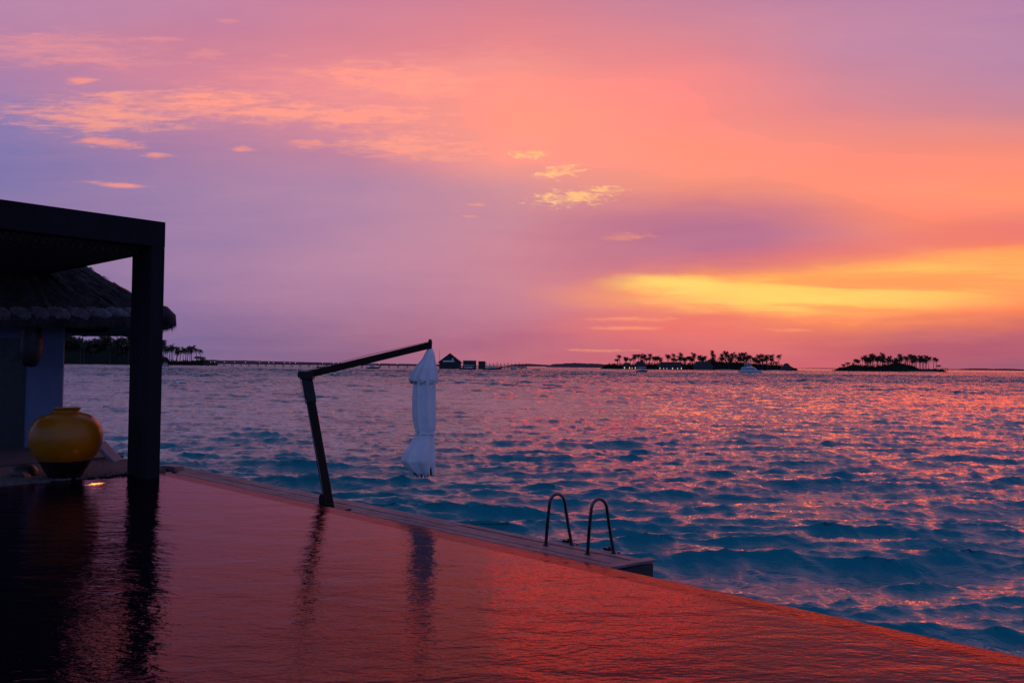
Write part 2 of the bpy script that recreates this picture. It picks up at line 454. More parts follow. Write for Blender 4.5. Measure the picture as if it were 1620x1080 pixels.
# gusts: broad patches where the chop is steeper or calmer
gust = 1 + .16*np.sin(X*.11+Y*.05+1.) + .16*np.sin(Y*.083-X*.04+.5) + .14*np.sin(X*.031-Y*.047+2.) + .12*np.sin(X*.23+Y*.16)
gust *= .86 + .85*np.clip((R_-35)/280, 0, 1)
fadeA = np.clip((2800-R_)/1400, 0, 1)*gust*np.clip((R_-3)/4, 0, 1)
fadeA *= (np.abs(((A_+np.pi) % (2*np.pi))-np.pi) < np.radians(41))
fadeB = np.clip((95-R_)/60, 0, 1)*(fadeA > 0)
D += sample(fA, X*.58, Y, .35)*fadeA[..., None]*np.array([1.45, 1.45, 1])
D += sample(fB, X*.65, Y, -.3)*fadeB[..., None]
co = np.stack([X+D[..., 0], Y+D[..., 1], D[..., 2]], -1).reshape(-1, 3)
nr, na = X.shape
ii, jj = np.meshgrid(np.arange(nr-1), np.arange(na), indexing='ij')
j2 = (jj+1) % na
quads = np.stack([ii*na+jj, ii*na+j2, (ii+1)*na+j2, (ii+1)*na+jj], -1).reshape(-1, 4)[:, ::-1]
me = bpy.data.meshes.new('sea')
me.vertices.add(len(co)); me.vertices.foreach_set('co', co.astype(np.float32).ravel())
me.loops.add(quads.size); me.loops.foreach_set('vertex_index', quads.astype(np.int32).ravel())
me.polygons.add(len(quads)); me.polygons.foreach_set('loop_start', np.arange(0, quads.size, 4, dtype=np.int32))
me.polygons.foreach_set('loop_total', np.full(len(quads), 4, dtype=np.int32))
me.polygons.foreach_set('use_smooth', np.ones(len(quads), dtype=bool))
me.materials.append(M['sea']); me.update(calc_edges=True)
sea = bpy.data.objects.new('sea', me); col.objects.link(sea); tag(sea, kind='structure')

# ------------------------------------------------------------------ pool
UE = pa.dot(U)                                       # inner line of the overflow edge
UO = onz(1620, 1035.5, ZP-.03).dot(U) - .03                  # outer line
VF = 13.45                                           # far end of the water
pw = MB()
pw.add([uv(-8, -9, ZP), uv(UE, -9, ZP), uv(UE, VF, ZP), uv(-8, VF, ZP)], [(0, 1, 2, 3)])
tag(pw.build('pool_water', M['pool']), kind='structure')
# overflow edge: a rounded wet lip that falls to the outside
ed = MB(); prof = [(UE, ZP), (UE+.10, ZP-.002), (UE+.20, ZP-.008), (UO-.06, ZP-.020), (UO-.02, ZP-.03), (UO, ZP-.06), (UO, -1.2), (UE-.3, -1.2)]
n = len(prof); vs = [uv(a, -9, z) for a, z in prof] + [uv(a, VF+2.5, z) for a, z in prof]
ed.add(vs, [(i, i+1, n+i+1, n+i) for i in range(n-1)])
tag(ed.build('pool_edge', M['edge'], smooth=False), kind='structure')
# basin below the water sheet so the pool has a body
bs = MB(); bs.box(uv((UE-8)/2-.16, (VF-9)/2, .1), (UE+8-.3, VF+9, 2.5), (U, V, Z)); tag(bs.build('pool_basin', M['fascia']), kind='structure')

# ------------------------------------------------------------------ low deck outside the pool
def project_axis(pt): return pt.dot(U), pt.dot(V)
E1 = onz(1036.8, 887.2, ZD); E0 = onz(964, 900, ZD)
ud = onz(780, 837.8, ZD).dot(U)
e1u, e1v = project_axis(E1); e0u, e0v = project_axis(E0)
slope = (e1v-e0v)/(e1u-e0u)
rnd = random.Random(3)
dk = MB(); u = UO+.004; npl = 10; w = (e1u-u)/npl
for i in range(npl):
    a, b = u+i*w, u+(i+1)*w-.020
    va = e0v + slope*((a+b)/2-e0u) + .13
    v0 = va; 
    while v0 < 16.5:
        L = rnd.uniform(2.4, 3.8); v1 = min(v0+L, 16.6)
        dz = rnd.uniform(-.004, .004)
        va0 = e0v + slope*(a-e0u)+.13 if v0 == va else v0
        vb0 = e0v + slope*(b-e0u)+.13 if v0 == va else v0
        top = [uv(a, va0, ZD+dz), uv(b, vb0, ZD+dz), uv(b, v1-.006, ZD+dz), uv(a, v1-.006, ZD+dz)]
        bot = [q-Z*.035 for q in top]
        dk.add(top+bot, [(0,1,2,3), (7,6,5,4), (0,4,5,1), (1,5,6,2), (2,6,7,3), (3,7,4,0)])
        v0 = v1
deck_o = dk.build('deck', M['deck'], bevel=.004); tag(deck_o, kind='structure')
# end board and fascia
eb = MB(); d_ = (E1-E0).normalized(); c0 = E0 - d_*.75; c1 = E1 + d_*.02; mid = (c0+c1)/2; nrm = Vector((-d_.y, d_.x, 0))
if nrm.dot(V) < 0: nrm = -nrm
eb.box(mid + nrm*.062 + Z*.004, ((c1-c0).length, .125, .03), (d_, nrm, Z))
tag(eb.build('deck_end_board', M['deck'], bevel=.004), kind='structure')
fs = MB()
fs.box(mid + nrm*.05 - Z*.13, ((c1-c0).length-.06, .05, .20), (d_, nrm, Z))
fs.box(uv(e1u-.05, (e1v+16.6)/2+.12, ZD-.13), (.05, 16.4-e1v, .18), (U, V, Z))
for vv in np.arange(e1v+.25, 16, 2.4):
    fs.box(uv(e1u-.16, vv, .1), (.14, .14, 1.95), (U, V, Z))
fs.box(uv(e1u-.2, e1v+.22, .42), (.12, .12, 1.3), (U, V, Z))
tag(fs.build('deck_frame', M['fascia']), kind='structure')

# deck cleats / bolts by the ladder feet, ladder
lad_r1 = onz(863.5, 862, ZD); lad_r2 = onz(929.5, 876, ZD)
lad = thing('pool_ladder', (lad_r1+lad_r2)/2, 'stainless steel ladder with two tall hooped handrails over the deck edge', 'ladder')
edge_u = e1u
for k, (foot, topx, topy, fx, fy) in enumerate(((lad_r1, 880, 781, 904.5, 861.5), (lad_r2, 945.5, 789, 971, 874.5))):
    ff = onz(fx, fy, ZD); rd = (ff-foot); run = rd.length; rd.normalize()
    hz = at(topx, topy, (foot.y+ff.y)/2).z - ZD
    xl, xr = run*.13, run*.73; rad = (xr-xl)/2; ry = rad*1.25; hh = hz-ry
    pts = [(0, 0), (xl*.45, hh*.55), (xl, hh)]
    for t in range(1, 12):
        a = pi - pi*t/12
        pts.append((xl+rad+cos(a)*rad, hh+sin(a)*ry))
    pts += [(xr, hh), (xr+(run-xr)*.45, hh*.5), (run, 0)]
    for _ in range(2):
        q2 = [pts[0]]
        for (x0, y0), (x1, y1) in zip(pts, pts[1:]): q2 += [(x0*.75+x1*.25, y0*.75+y1*.25), (x0*.25+x1*.75, y0*.25+y1*.75)]
        pts = q2 + [pts[-1]]
    mb = MB().tube([foot + rd*x + Z*y for x, y in pts], .019, 12)
    hr = rel(mb, lad).build('handrail', M['steel'], lad, smooth=True)
    for p_ in (foot, ff):
        fm = MB().lathe([(0, .010), (.030, .010), (.036, .003), (.038, 0)], 16, p_)
        rel(fm, lad).build('foot_flange', M['dark_metal'], hr)
    p_ = ff + U*(edge_u+.09-ff.dot(U))
    rel(MB().tube([p_+Z*.0, p_-Z*1.6], .019, 10), lad).build('side_rail', M['steel'], lad, smooth=True)
for zz in (.75, .45, .15, -.15):
    a_ = lad_r1 + U*(edge_u+.09-lad_r1.dot(U)); b_ = lad_r2 + U*(edge_u+.09-lad_r2.dot(U))
    a_.z = b_.z = zz
    rel(MB().tube([a_, b_], .022, 8), lad).build('rung', M['steel'], lad, smooth=True)
# rail hinge brackets at the deck edge
for q_ in (onz(896, 857.5, ZD), onz(961, 870, ZD)):
    mb = MB().box(q_+Z*.014, (.10, .035, .028), (V, U, Z)); mb.tube([q_-V*.03+Z*.028, q_-V*.03+Z*.05], .012, 8)
    rel(mb, lad).build('bracket', M['dark_metal'], lad)

# ------------------------------------------------------------------ umbrella
ub = onz(522, 806, ZD)
um = thing('cantilever_umbrella', ub, 'closed white cantilever umbrella hanging from a leaning dark wooden pole beside the pool', 'umbrella')
YB = ub.y
pt_top = at(484.5, 594, YB+.25)
def plank(mb, a, b, w, d, face):
    ax = (b-a).normalized(); s = ax.cross(face).normalized(); t = s.cross(ax).normalized()
    return mb.box((a+b)/2, ((b-a).length, w, d), (ax, s, t))
look = Vector((.4, -1, 0)).normalized()
base_pt = ub - Z*.0
mb = MB(); plank(mb, base_pt, pt_top, .13, .10, look)
pole = rel(mb, um).build('pole', M['pole'], um, bevel=.01)
# metal sleeve at the upper quarter
up = (pt_top-base_pt).normalized()
mb = MB(); plank(mb, pt_top-up*.42, pt_top+up*.05, .155, .125, look)
rel(mb, um).build('sleeve', M['dark_metal'], um, bevel=.01)
arm_end = at(680, 546, YB+.9)
a0 = at(478, 594.5, YB+.22)
mb = MB(); plank(mb, a0, arm_end, .105, .085, look)
rel(mb, um).build('arm', M['pole'], um, bevel=.008)
mb = MB().tube([at(472, 592, YB+.2), at(481, 592, YB+.2)], .055, 10)
mb.box(at(486, 593.5, YB+.22), (.2, .14, .12), (Vector((1,0,0)), Vector((0,1,0)), Z))
rel(mb, um).build('hinge', M['dark_metal'], um, bevel=.01)
mb = MB().tube([at(680.6, 536.5, YB+.9), at(680.4, 541, YB+.9), at(680, 551, YB+.9), at(680, 556, YB+.9)], [.022, .036, .034, .02], 10)
rel(mb, um).build('hanger', M['dark_metal'], um, smooth=True)
mb = MB().tube([at(474, 594, YB+.1), at(480, 628, YB+.05), at(484, 632, YB), at(505, 742, YB-.1), at(512, 786, YB-.1)], .0045, 5)
rel(mb, um).build('cord', M['rope'], um)
mb = MB().tube([at(487, 586, YB+.2), at(580, 562, YB+.5), at(676, 541, YB+.85)], .004, 5)
rel(mb, um).build('stay_wire', M['rope'], um)
# crank bracket near the foot
c_ = at(510.5, 790, YB-.12)
mb = MB().box(c_, (.10, .06, .12), (Vector((1,0,0)), Vector((0,1,0)), Z))
mb.tube([at(509, 781, YB-.12), at(508.5, 802, YB-.12)], .03, 8)
mb.tube([at(508, 798, YB-.12), at(527, 797, YB)], .02, 8)
mb.box(ub+Z*.012, (.5, .4, .024), (V, U, Z))
rel(mb, um).build('foot_bracket', M['dark_metal'], um, bevel=.004)
# cloth: levels measured as (photo y, left x, right x)
YC = YB+.9
def cloth(levels, name, folds, amp, mtl, seed, sub=4, n=120, thick=.004, twist=0.):
    rg = random.Random(seed)
    ph = [rg.uniform(0, 6.28) for _ in range(6)]
    L = []
    for (y0, l0, r0, k0), (y1, l1, r1, k1) in zip(levels, levels[1:]):
        for s_ in range(sub):
            t = s_/sub; L.append((y0+(y1-y0)*t, l0+(l1-l0)*t, r0+(r1-r0)*t, k0+(k1-k0)*t))
    L.append(levels[-1])
    vs = []
    for i, (y, l, r, k) in enumerate(L):
        cpt = at((l+r)/2, y, YC); rad = (r-l)/2/F*YC
        for j in range(n):
            t = 2*pi*j/n
            fld = 1 - amp*k*(.5-.5*cos(folds*t+ph[0]+.5*sin(3*t+ph[1])+twist*i/len(L)))**.7 - amp*k*.3*(.5+.5*sin(folds*2.0*t+ph[2]+i*.03))
            zz = .028*k*sin(folds*t+ph[0])*(i/len(L)) if i == len(L)-1 else 0
            vs.append((cpt.x+cos(t)*rad*fld, cpt.y+sin(t)*rad*fld*.9, cpt.z+zz))
    fs_ = []
    for i in range(len(L)-1):
        for j in range(n): fs_.append((i*n+j, i*n+(j+1) % n, (i+1)*n+(j+1) % n, (i+1)*n+j))
    mb = MB(); mb.add(vs, fs_)
    o = rel(mb, um).build(name, mtl, um, smooth=True)
    so = o.modifiers.new('thickness', 'SOLIDIFY'); so.thickness = thick; so.offset = -1
    return o
cloth([(552, 677, 684, 0), (558, 673, 687, .4), (568, 667.5, 689, .8), (580, 656, 692, 1), (592, 648, 694.5, 1.1), (600, 644, 696, 1.2), (604.5, 647, 694.5, 1.2)], 'vent_flap', 8, .26, M['canvas'], 2)
cloth([(596, 655, 689, .8), (606, 653, 690, .9), (632, 651.5, 690.5, 1), (660, 652, 691, 1), (676, 655, 690.5, 1.), (684, 657.5, 688, .9), (686.5, 656.5, 688, .9),
       (692, 653.5, 688, 1), (704, 646, 689, 1.), (716, 637, 690.5, 1.), (728, 631.5, 691, 1.), (738, 640, 690, 1.1), (745, 648, 689, 1.2), (749, 655, 687.5, 1.2)], 'canopy', 7, .17, M['canvas'], 4)
mb = MB()
tie = [(at(672.5, 685.5, YC) + Vector((cos(t)*.157, sin(t)*.14, .004*sin(3*t)))) for t in [2*pi*k/40 for k in range(41)]]
mb.tube(tie, .010, 6, caps=False); rel(mb, um).build('tie_strap', M['canvas'], um, smooth=True)
for k, (x, y0, y1) in enumerate(((656, 715, 751), (660, 712, 754), (667, 715, 755), (672, 715, 755), (682, 712, 752), (685, 715, 753), (677, 716, 754))):
    dy = (-.08, .05)[k % 2]
    mb = MB().tube([at(x+(672-x)*.5, y0-40, YC+dy), at(x, y1, YC+dy)], [.012, .016], 6)
    rel(mb, um).build('rib', M['black'], um)
mb = MB().tube([at(680, 555, YC), at(674, 735, YC)], .022, 8); rel(mb, um).build('mast', M['dark_metal'], um)

# ------------------------------------------------------------------ pergola
pu, pv = 5.46, 12.74
pg = thing('pergola', uv(pu, pv, ZP), 'dark slatted pergola standing in the corner of the pool', 'pergola')
HT = 4.09
def pbox(name, u0, u1, v0, v1, z0, z1, mtl=M['pergola'], bevel=.008, parent=pg):
    mb = MB().box(uv((u0+u1)/2, (v0+v1)/2, (z0+z1)/2), (u1-u0, v1-v0, z1-z0), (U, V, Z))
    return rel(mb, pg).build(name, mtl, parent, bevel=bevel)
pbox('post', pu+.001, pu+.215, pv+.002, pv+.38, ZP-.3, ZP+HT-.40)
pbox('post', pu+.02, pu+.215, pv+.395, pv+.78, ZP-.3, ZP+HT-.45)
pbox('post', pu+.002, pu+.215, pv+5.95, pv+6.5, ZP-.3, ZP+HT-.45)
pbox('front_beam', pu-6.5, pu+.217, pv, pv+.26, ZP+HT-.40, ZP+HT)
pbox('side_beam', pu+.001, pu+.21, pv+.262, pv+6.5, ZP+HT-.45, ZP+HT-.02)
pbox('side_beam', pu-6.5, pu-6.24, pv+.262, pv+6.5, ZP+HT-.45, ZP+HT-.02)
pbox('rear_beam', pu-6.2, pu-.002, pv+6.2, pv+6.5, ZP+HT-.45, ZP+HT-.02)
pbox('ledger', pu-6.2, pu-.002, pv+.264, pv+.30, ZP+HT-.40, ZP+HT-.30, M['slat'])
for zz in (.22, 1.9, 3.45):                       # bolt heads on the inner face of the posts
    for vv in (.10, .29, .50, .68):
        p_ = uv(pu+(-.004 if vv < .38 else .016), pv+vv, ZP+zz)
        rel(MB().box(p_, (.012, .03, .03), (U, V, Z)), pg).build('bolt', M['dark_metal'], pg)
pbox('beam_cap', pu-6.5, pu+.214, pv+.004, pv+.255, ZP+HT+.001, ZP+HT+.008, bevel=0)
k = 0
uu = pu-.09
while uu > pu-6.15:
    pbox('slat', uu-.022, uu+.022, pv+.32, pv+6.19, ZP+HT-.50, ZP+HT-.30, M['slat'], 0)
    uu -= .105; k += 1
    if k >= 58: break

# ------------------------------------------------------------------ thatched house
C1 = at(274, 503, 15.2); ez = C1.z
e1 = Vector((-cos(radians(4)), -sin(radians(4))+.14, 0)).normalized(); e2 = Vector((sin(radians(-29)), cos(radians(-29)), 0))
apex = at(-40, 296, C1.y+3.3)
dl = apex - C1
_dt = e1.x*e2.y-e1.y*e2.x
aw = (dl.x*e2.y-dl.y*e2.x)/_dt; ad = (e1.x*dl.y-e1.y*dl.x)/_dt
house = thing('thatched_house', C1+e1*4-Z*(ez-ZP), 'pale walled house under a shaggy thatched hip roof behind the pergola', 'house')
def hip(a, b, t):            # a along e1 (0..2aw), b along e2 (0..2ad) on eave; t 0 eave .. 1 apex
    base = C1+e1*a+e2*b; base.z = ez
    p_ = base.lerp(apex, t); p_.z += -.10*sin(pi*t)
    return p_
rn = random.Random(8)
per = [(a, 0) for a in np.linspace(0, 2*aw, 90)] + [(2*aw, b) for b in np.linspace(0, 2*ad, 40)][1:] + [(a, 2*ad) for a in np.linspace(2*aw, 0, 60)][1:] + [(0, b) for b in np.linspace(2*ad, 0, 40)][1:-1]
rb = MB(); T = [0, .015, .04, .08, .13, .2, .3, .42, .56, .72, .88, 1]
nn = len(per); vs = []
for ti, t in enumerate(T):
    for (a, b) in per:
        q_ = hip(a, b, t)
        q_ += Vector((rn.gauss(0, .02), rn.gauss(0, .02), rn.gauss(0, .018)))
        vs.append(q_)
for (a, b) in per:           # underside returns inwards
    q_ = hip(a, b, .0); q_.z -= .16+rn.uniform(0, .03); vs.append(q_)
for (a, b) in per:
    q_ = hip(a, b, .25); q_.z = ez-.10; vs.append(q_)
fs_ = []
for i in range(len(T)-1):
    for j in range(nn): fs_.append((i*nn+j, i*nn+(j+1) % nn, (i+1)*nn+(j+1) % nn, (i+1)*nn+j))
o1, o2 = len(T)*nn, (len(T)+1)*nn
for j in range(nn):
    fs_.append((j, (j+1) % nn, o1+(j+1) % nn, o1+j)); fs_.append((o1+j, o1+(j+1) % nn, o2+(j+1) % nn, o2+j))
rb.add(vs, fs_)
roof = rel(rb, house).build('roof', M['thatch'], house)
# thatch strands laid over the slope facing the pool
st = MB()
for i in range(2600):
    a = rn.uniform(0, 2*aw*.62); t = rn.uniform(0, 1)**1.3*.95
    q_ = hip(a, 0, t); dn = (hip(a, 0, max(t-.03, 0)) - hip(a, 0, t+.02)).normalized()
    s_ = dn.cross(Vector((0, -.7, .7))).normalized()
    L = rn.uniform(.12, .3); ww = rn.uniform(.008, .02); lift = Vector((0, -.6, .8))*rn.uniform(.015, .05)
    a0_ = q_+lift*.4; b0_ = q_+dn*L+lift+s_*rn.uniform(-.03, .03)
    st.add([a0_-s_*ww, a0_+s_*ww, b0_], [(0, 1, 2)])
rel(st, house).build('thatch_strands', M['thatch'], roof)
# ragged fringe under the eave
fr = MB()
for side in (0, 1):
    for i in range(1500 if side == 0 else 500):
        a, b = (rn.uniform(-.03, 2*aw*.6), rn.uniform(-.06, .15)) if side == 0 else (rn.uniform(-.06, .1), rn.uniform(0, 2*ad*.5))
        q_ = C1+e1*a+e2*b; q_.z = ez-.08; L = rn.uniform(.06, .17)*(1.5 if rn.random() < .08 else 1)
        s_ = Vector((1, 0, 0)) if side == 0 else Vector((0, 1, 0)); ww = .012
        fr.add([q_-s_*ww, q_+s_*ww, q_-Z*L+Vector((rn.gauss(0, .03), rn.gauss(0, .03), 0))], [(0, 1, 2)])
rel(fr, house).build('fringe', M['thatch'], roof)
# rolled thatch pillows along the eave
pr = MB()
px_cuts = [277, 258, 240, 205+2, 176, 139, 106, 70, 40, 5, -35, -75]
import mathutils
ea = [ (at(x, 505, C1.y)-C1).dot(e1) for x in px_cuts ]
for a0_, a1_ in zip(ea, ea[1:]):
    cen = (a0_+a1_)/2; hl = abs(a1_-a0_)/2*1.03
    base = hip(cen, 0, .035); sl = (apex-hip(cen, 0, 0)).normalized()
    upd = (Vector((0,0,1)) - sl*sl.z).normalized()
    vs = []; nu, nv = 18, 10
    for i in range(nu):
        for j in range(nv):
            su = i/(nu-1)*2-1; th = pi*j/(nv-1)
            k_ = max(0, 1-abs(su)**4)**.5
            q_ = base + e1*su*hl + sl*(-.04+cos(th)*.19*k_+.05*su) + upd*(sin(th)*.085*k_+rn.gauss(0, .014))
            vs.append(q_)
    pr.add(vs, [(i*nv+j, (i+1)*nv+j, (i+1)*nv+j+1, i*nv+j+1) for i in range(nu-1) for j in range(nv-1)])
rel(pr, house).build('eave_roll', M['thatch_pale'], roof, smooth=True)
# drooping tuft on the roof corner
tu = MB()
cc = C1.copy()
tu.tube([cc+e1*.42+Z*.12, cc+e1*.2+Z*.08, cc+e1*.05-Z*.02, cc-e1*.02-Z*.15], [.17, .16, .12, .05], 10)
rel(tu, house).build('corner_tuft', M['thatch'], roof, smooth=True)
# walls
wy = C1+e2*.9
wr = at(92.5, 560, wy.y); wb = MB()
x1 = (wr-C1-e2*.9).dot(e1)
pc = C1+e1*(x1+3)+e2*.9+Vector((-e1.y, e1.x, 0))*(-1.75); pc.z = (ZP-.1+ez+.1)/2
wb.add([C1+e1*(x1+a)+e2*b+Z*(zz-ez) for zz in (ZP-.1, ez+.1) for a, b in ((0,.9),(6,.9),(6,4.2),(0,4.2))], [(0,1,2,3),(4,5,6,7),(0,1,5,4),(1,2,6,5),(2,3,7,6),(3,0,4,7)])
wall = rel(wb, house).build('wall', M['wall'], house)
# dark doorway beside the pergola post
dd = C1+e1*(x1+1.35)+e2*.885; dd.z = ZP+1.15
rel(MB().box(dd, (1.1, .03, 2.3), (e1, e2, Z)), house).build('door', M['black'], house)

# dark hanging lampshade under the eave, in front of the wall
hp = at(49, 548, C1.y+.35)
hl_ = thing('hanging_lantern', (hp.x, hp.y, hp.z), 'large dark unlit rounded lantern hanging under the thatched eave', 'lantern')
mb = MB().lathe([(.02, .46), (.10, .44), (.17, .34), (.20, .15), (.20, -.05), (.17, -.25), (.10, -.38), (.02, -.40)], 20, hp)
rel(mb, hl_).build('shade', M['black'], hl_, smooth=True)
mb = MB().tube([hp+Z*.45, Vector((hp.x, hp.y, ez-.05))], .008, 5); rel(mb, hl_).build('cord', M['black'], hl_)

# ------------------------------------------------------------------ the shore end of the pool
sh = MB()
nu_, nv_ = 60, 26; rs = random.Random(5); vs = []
for i in range(nu_):
    for j in range(nv_):
        a = -9 + (UO-.1+9)*i/(nu_-1); b = VF-.05+(j/(nv_-1))*2.6
        vs.append(uv(a, b, ZP + (-.06 if j == 0 else .02) + min(j, 6)*.006 + rs.gauss(0, .010)))
sh.add(vs, [(i*nv_+j, (i+1)*nv_+j, (i+1)*nv_+j+1, i*nv_+j+1) for i in range(nu_-1) for j in range(nv_-1)])
tag(sh.build('shore', M['gravel'], smooth=True), kind='structure')
pt = MB(); 
for i in range(44):
    a0_ = VF+2.0+i*.142
    pt.box(uv(-1.3, a0_+.07, ZP+.07), (15., .134, .05), (U, V, Z))
tag(pt.build('terrace', M['deck_dark'], bevel=.004), kind='structure')
tb = MB().box(uv(-1.3, VF+5.1, .2), (15., 6.2, 2.36), (U, V, Z)); tag(tb.build('terrace_base', M['fascia']), kind='structure')

# pebbles at the water's edge
pebs = MB(); 
def stone(mb, c, r, rnd_):
    bm = bmesh.new(); bmesh.ops.create_icosphere(bm, subdivisions=2, radius=1)
    sx, sy, sz = r*rnd_.uniform(.8, 1.3), r*rnd_.uniform(.8, 1.2), r*rnd_.uniform(.45, .7)
    an = rnd_.uniform(0, pi); ph = [rnd_.uniform(0, 6) for _ in range(3)]
    vs = []
    for v in bm.verts:
        k = 1+.12*sin(3*v.co.x+ph[0])+.1*sin(4*v.co.y+ph[1])+.08*sin(5*v.co.z+ph[2])
        x, y, z = v.co.x*sx*k, v.co.y*sy*k, v.co.z*sz*k
        vs.append((c[0]+x*cos(an)-y*sin(an), c[1]+x*sin(an)+y*cos(an), c[2]+z))
    mb.add(vs, [[v.index for v in f.verts] for f in bm.faces]); bm.free()
for i in range(420):
    x = rs.uniform(-60, 205); y = rs.uniform(744, 760)
    c_ = onz(x, y, ZP+.02)
    if c_.dot(V) < VF-.05: continue
    stone(pebs, c_, rs.uniform(.02, .05), rs)
tag(pebs.build('pebbles', M['stone'], smooth=True), kind='stuff')
for k, (x, y, r, lab) in enumerate(((8, 757, .10, 'grey rock at the water line, at the far left edge of the pool'),
                                    (24, 759, .07, 'small grey rock at the water line beside the round garden lamp'),
                                    (50, 760, .06, 'flat wet rock between the round garden lamp and the amber jar'))):
    mb = MB(); c_ = onz(x, y, ZP); stone(mb, (c_.x, c_.y, ZP+.02), r, rs)
    tag(mb.build('rock', M['stone'], smooth=True, loc=(c_.x, c_.y, ZP)), lab, 'rock', 'rocks at the water line')

# amber jar
jb = onz(103, 757, ZP+.0); jY = jb.y
jr = (160-42)/2/F*jY*.89
jar = thing('glazed_jar', (jb.x, jb.y, ZP-.02), 'large squat amber glazed jar with a black foot at the far end of the pool', 'jar')
jh = (at(103, 645, jY).z - (ZP-.02))
P_up = [(.72,.285),(.86,.36),(.96,.46),(1.0,.56),(.99,.66),(.93,.76),(.82,.84),(.66,.895),(.48,.925),(.40,.935),(.355,.945),(.345,.965),(.36,.985),(.395,.995),(.40,1.0),(.37,1.003),(.33,.985),(.32,.95),(.34,.90)]
P_lo = [(.0,.0),(.36,.0),(.40,.01),(.47,.07),(.57,.15),(.66,.23),(.72,.285)]
def sm(pp):
    for _ in range(2):
        q2 = [pp[0]]
        for (x0, y0), (x1, y1) in zip(pp, pp[1:]): q2 += [(x0*.75+x1*.25, y0*.75+y1*.25), (x0*.25+x1*.75, y0*.25+y1*.75)]
        pp = q2+[pp[-1]]
    return pp
MB().lathe([(r*jr, z*jh) for r, z in sm(P_up)], 64, mi=0).build('body', M['glaze'], jar, smooth=True)
MB().lathe([(r*jr*1.0, z*jh) for r, z in sm(P_lo)], 64).build('foot', M['jar_black'], jar, smooth=True)

# small dark garden lamp left of the jar
gb = onz(38, 757, ZP)
gl = thing('garden_lamp', (gb.x, gb.y, ZP+.02), 'small dark dome garden lamp lying beside the amber jar', 'lamp')
MB().lathe([(.19, 0), (.20, .05), (.19, .11), (.15, .17), (.09, .205), (0, .215)], 24).build('housing', M['black'], gl, smooth=True)
lm = MB(); 
vs = [(0, 0, 0)]; nl = 16
for k in range(nl):
    t = 2*pi*k/nl; vs.append((cos(t)*.10, 0, sin(t)*.028))
vs = [Vector(v) for v in vs]
R3 = Matrix.Rotation(radians(20), 4, 'Y')
lm.add([(R3 @ v)+Vector((.11, -.17, .075)) for v in vs] , [(0, 1+k, 1+(k+1) % nl) for k in range(nl)])
lo = lm.build('lens', M['lens'], gl); so = lo.modifiers.new('thickness', 'SOLIDIFY'); so.thickness = .02

# a lamp's reflection, painted as a jagged glowing patch laid on the water
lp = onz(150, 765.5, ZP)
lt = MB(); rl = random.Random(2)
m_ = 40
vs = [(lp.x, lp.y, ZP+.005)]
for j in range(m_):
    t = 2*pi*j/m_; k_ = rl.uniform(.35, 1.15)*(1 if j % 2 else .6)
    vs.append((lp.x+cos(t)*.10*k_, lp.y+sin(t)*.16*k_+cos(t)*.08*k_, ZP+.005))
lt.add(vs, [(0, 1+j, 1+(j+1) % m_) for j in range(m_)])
po = lt.build('lamp_reflection', M['reflection_glow'], loc=(lp.x, lp.y, ZP))
tag(po, 'orange lamp reflection painted as a glowing patch on the ripples below the amber jar', 'light')

# white moulded lounger behind the post
lo_c = at(215, 741, 14.6)
zl = ZP+.33
ls = thing('sun_lounger', (lo_c.x, lo_c.y, ZP), 'white moulded sun lounger with raised backrest, half hidden behind the pergola post', 'sun lounger')
LY = 14.4
prof = [(277, 738), (262, 736.5), (240, 737.5), (215, 739), (196, 738), (182, 731), (170, 720), (158, 707), (150, 698)]
vs = []; W2 = Vector((.06, .26, 0))
mb = MB()
tops = [at(x, y, LY) for x, y in prof]
for q_ in tops:
    vs += [q_, q_+W2*1.0, q_+W2*1.0-Z*.10, q_-Z*.10]
n = len(prof)
fs_ = [(0, 3, 2, 1), (4*(n-1), 4*(n-1)+1, 4*(n-1)+2, 4*(n-1)+3)]
for i in range(n-1):
    for j in range(4): fs_.append((4*i+j, 4*i+(j+1) % 4, 4*i+4+(j+1) % 4, 4*i+4+j))
mb.add(vs, fs_)
o = rel(mb, ls).build('shell', M['cushion'], ls, smooth=False, bevel=.02)
for (x, y) in ((263, 741), (188, 741)):
    for s_ in (.1, .85):
        a_ = at(x, y, LY)+W2*s_; b_ = Vector((a_.x, a_.y, ZD))
        rel(MB().box((a_+b_)/2, (.07, .07, (a_-b_).length)), ls).build('leg', M['fascia'], ls)
# platform the lounger stands on
lpf = MB()
for i in range(16):
    lpf.box(uv(7.35, 12.4+.16*i, ZD+.03), (.0, .0, .0), (U, V, Z)) if False else None

# ------------------------------------------------------------------ far places
def clumps(mb, path, n, size, rnd_, base=0.):
    """leafy mass: many small leaf faces filling the space under a silhouette; path = (world x, Y, height)"""
    for i in range(n):
        t = rnd_.random()*(len(path)-1); k = int(t); f_ = t-k
        a, b = path[k], path[min(k+1, len(path)-1)]
        x = a[0]+(b[0]-a[0])*f_; y = a[1]+(b[1]-a[1])*f_; h = a[2]+(b[2]-a[2])*f_
        dpt = rnd_.uniform(-9, 9); hh = h*sqrt(max(0, 1-(dpt/10)**2))
        z = base + hh*(rnd_.random()**.6)*rnd_.uniform(.85, 1.12)
        s = size*rnd_.uniform(.5, 1.3)
        p = Vector((x+rnd_.gauss(0, .8), y+dpt, z))
        d1 = Vector((rnd_.gauss(0, 1), rnd_.gauss(0, 1), rnd_.gauss(0, .7))).normalized()*s
        d2 = Vector((rnd_.gauss(0, 1), rnd_.gauss(0, 1), rnd_.gauss(0, .7))).normalized()*s*.7
        mb.add([p-d1, p+d2, p+d1, p-d2], [(0, 1, 2, 3)])

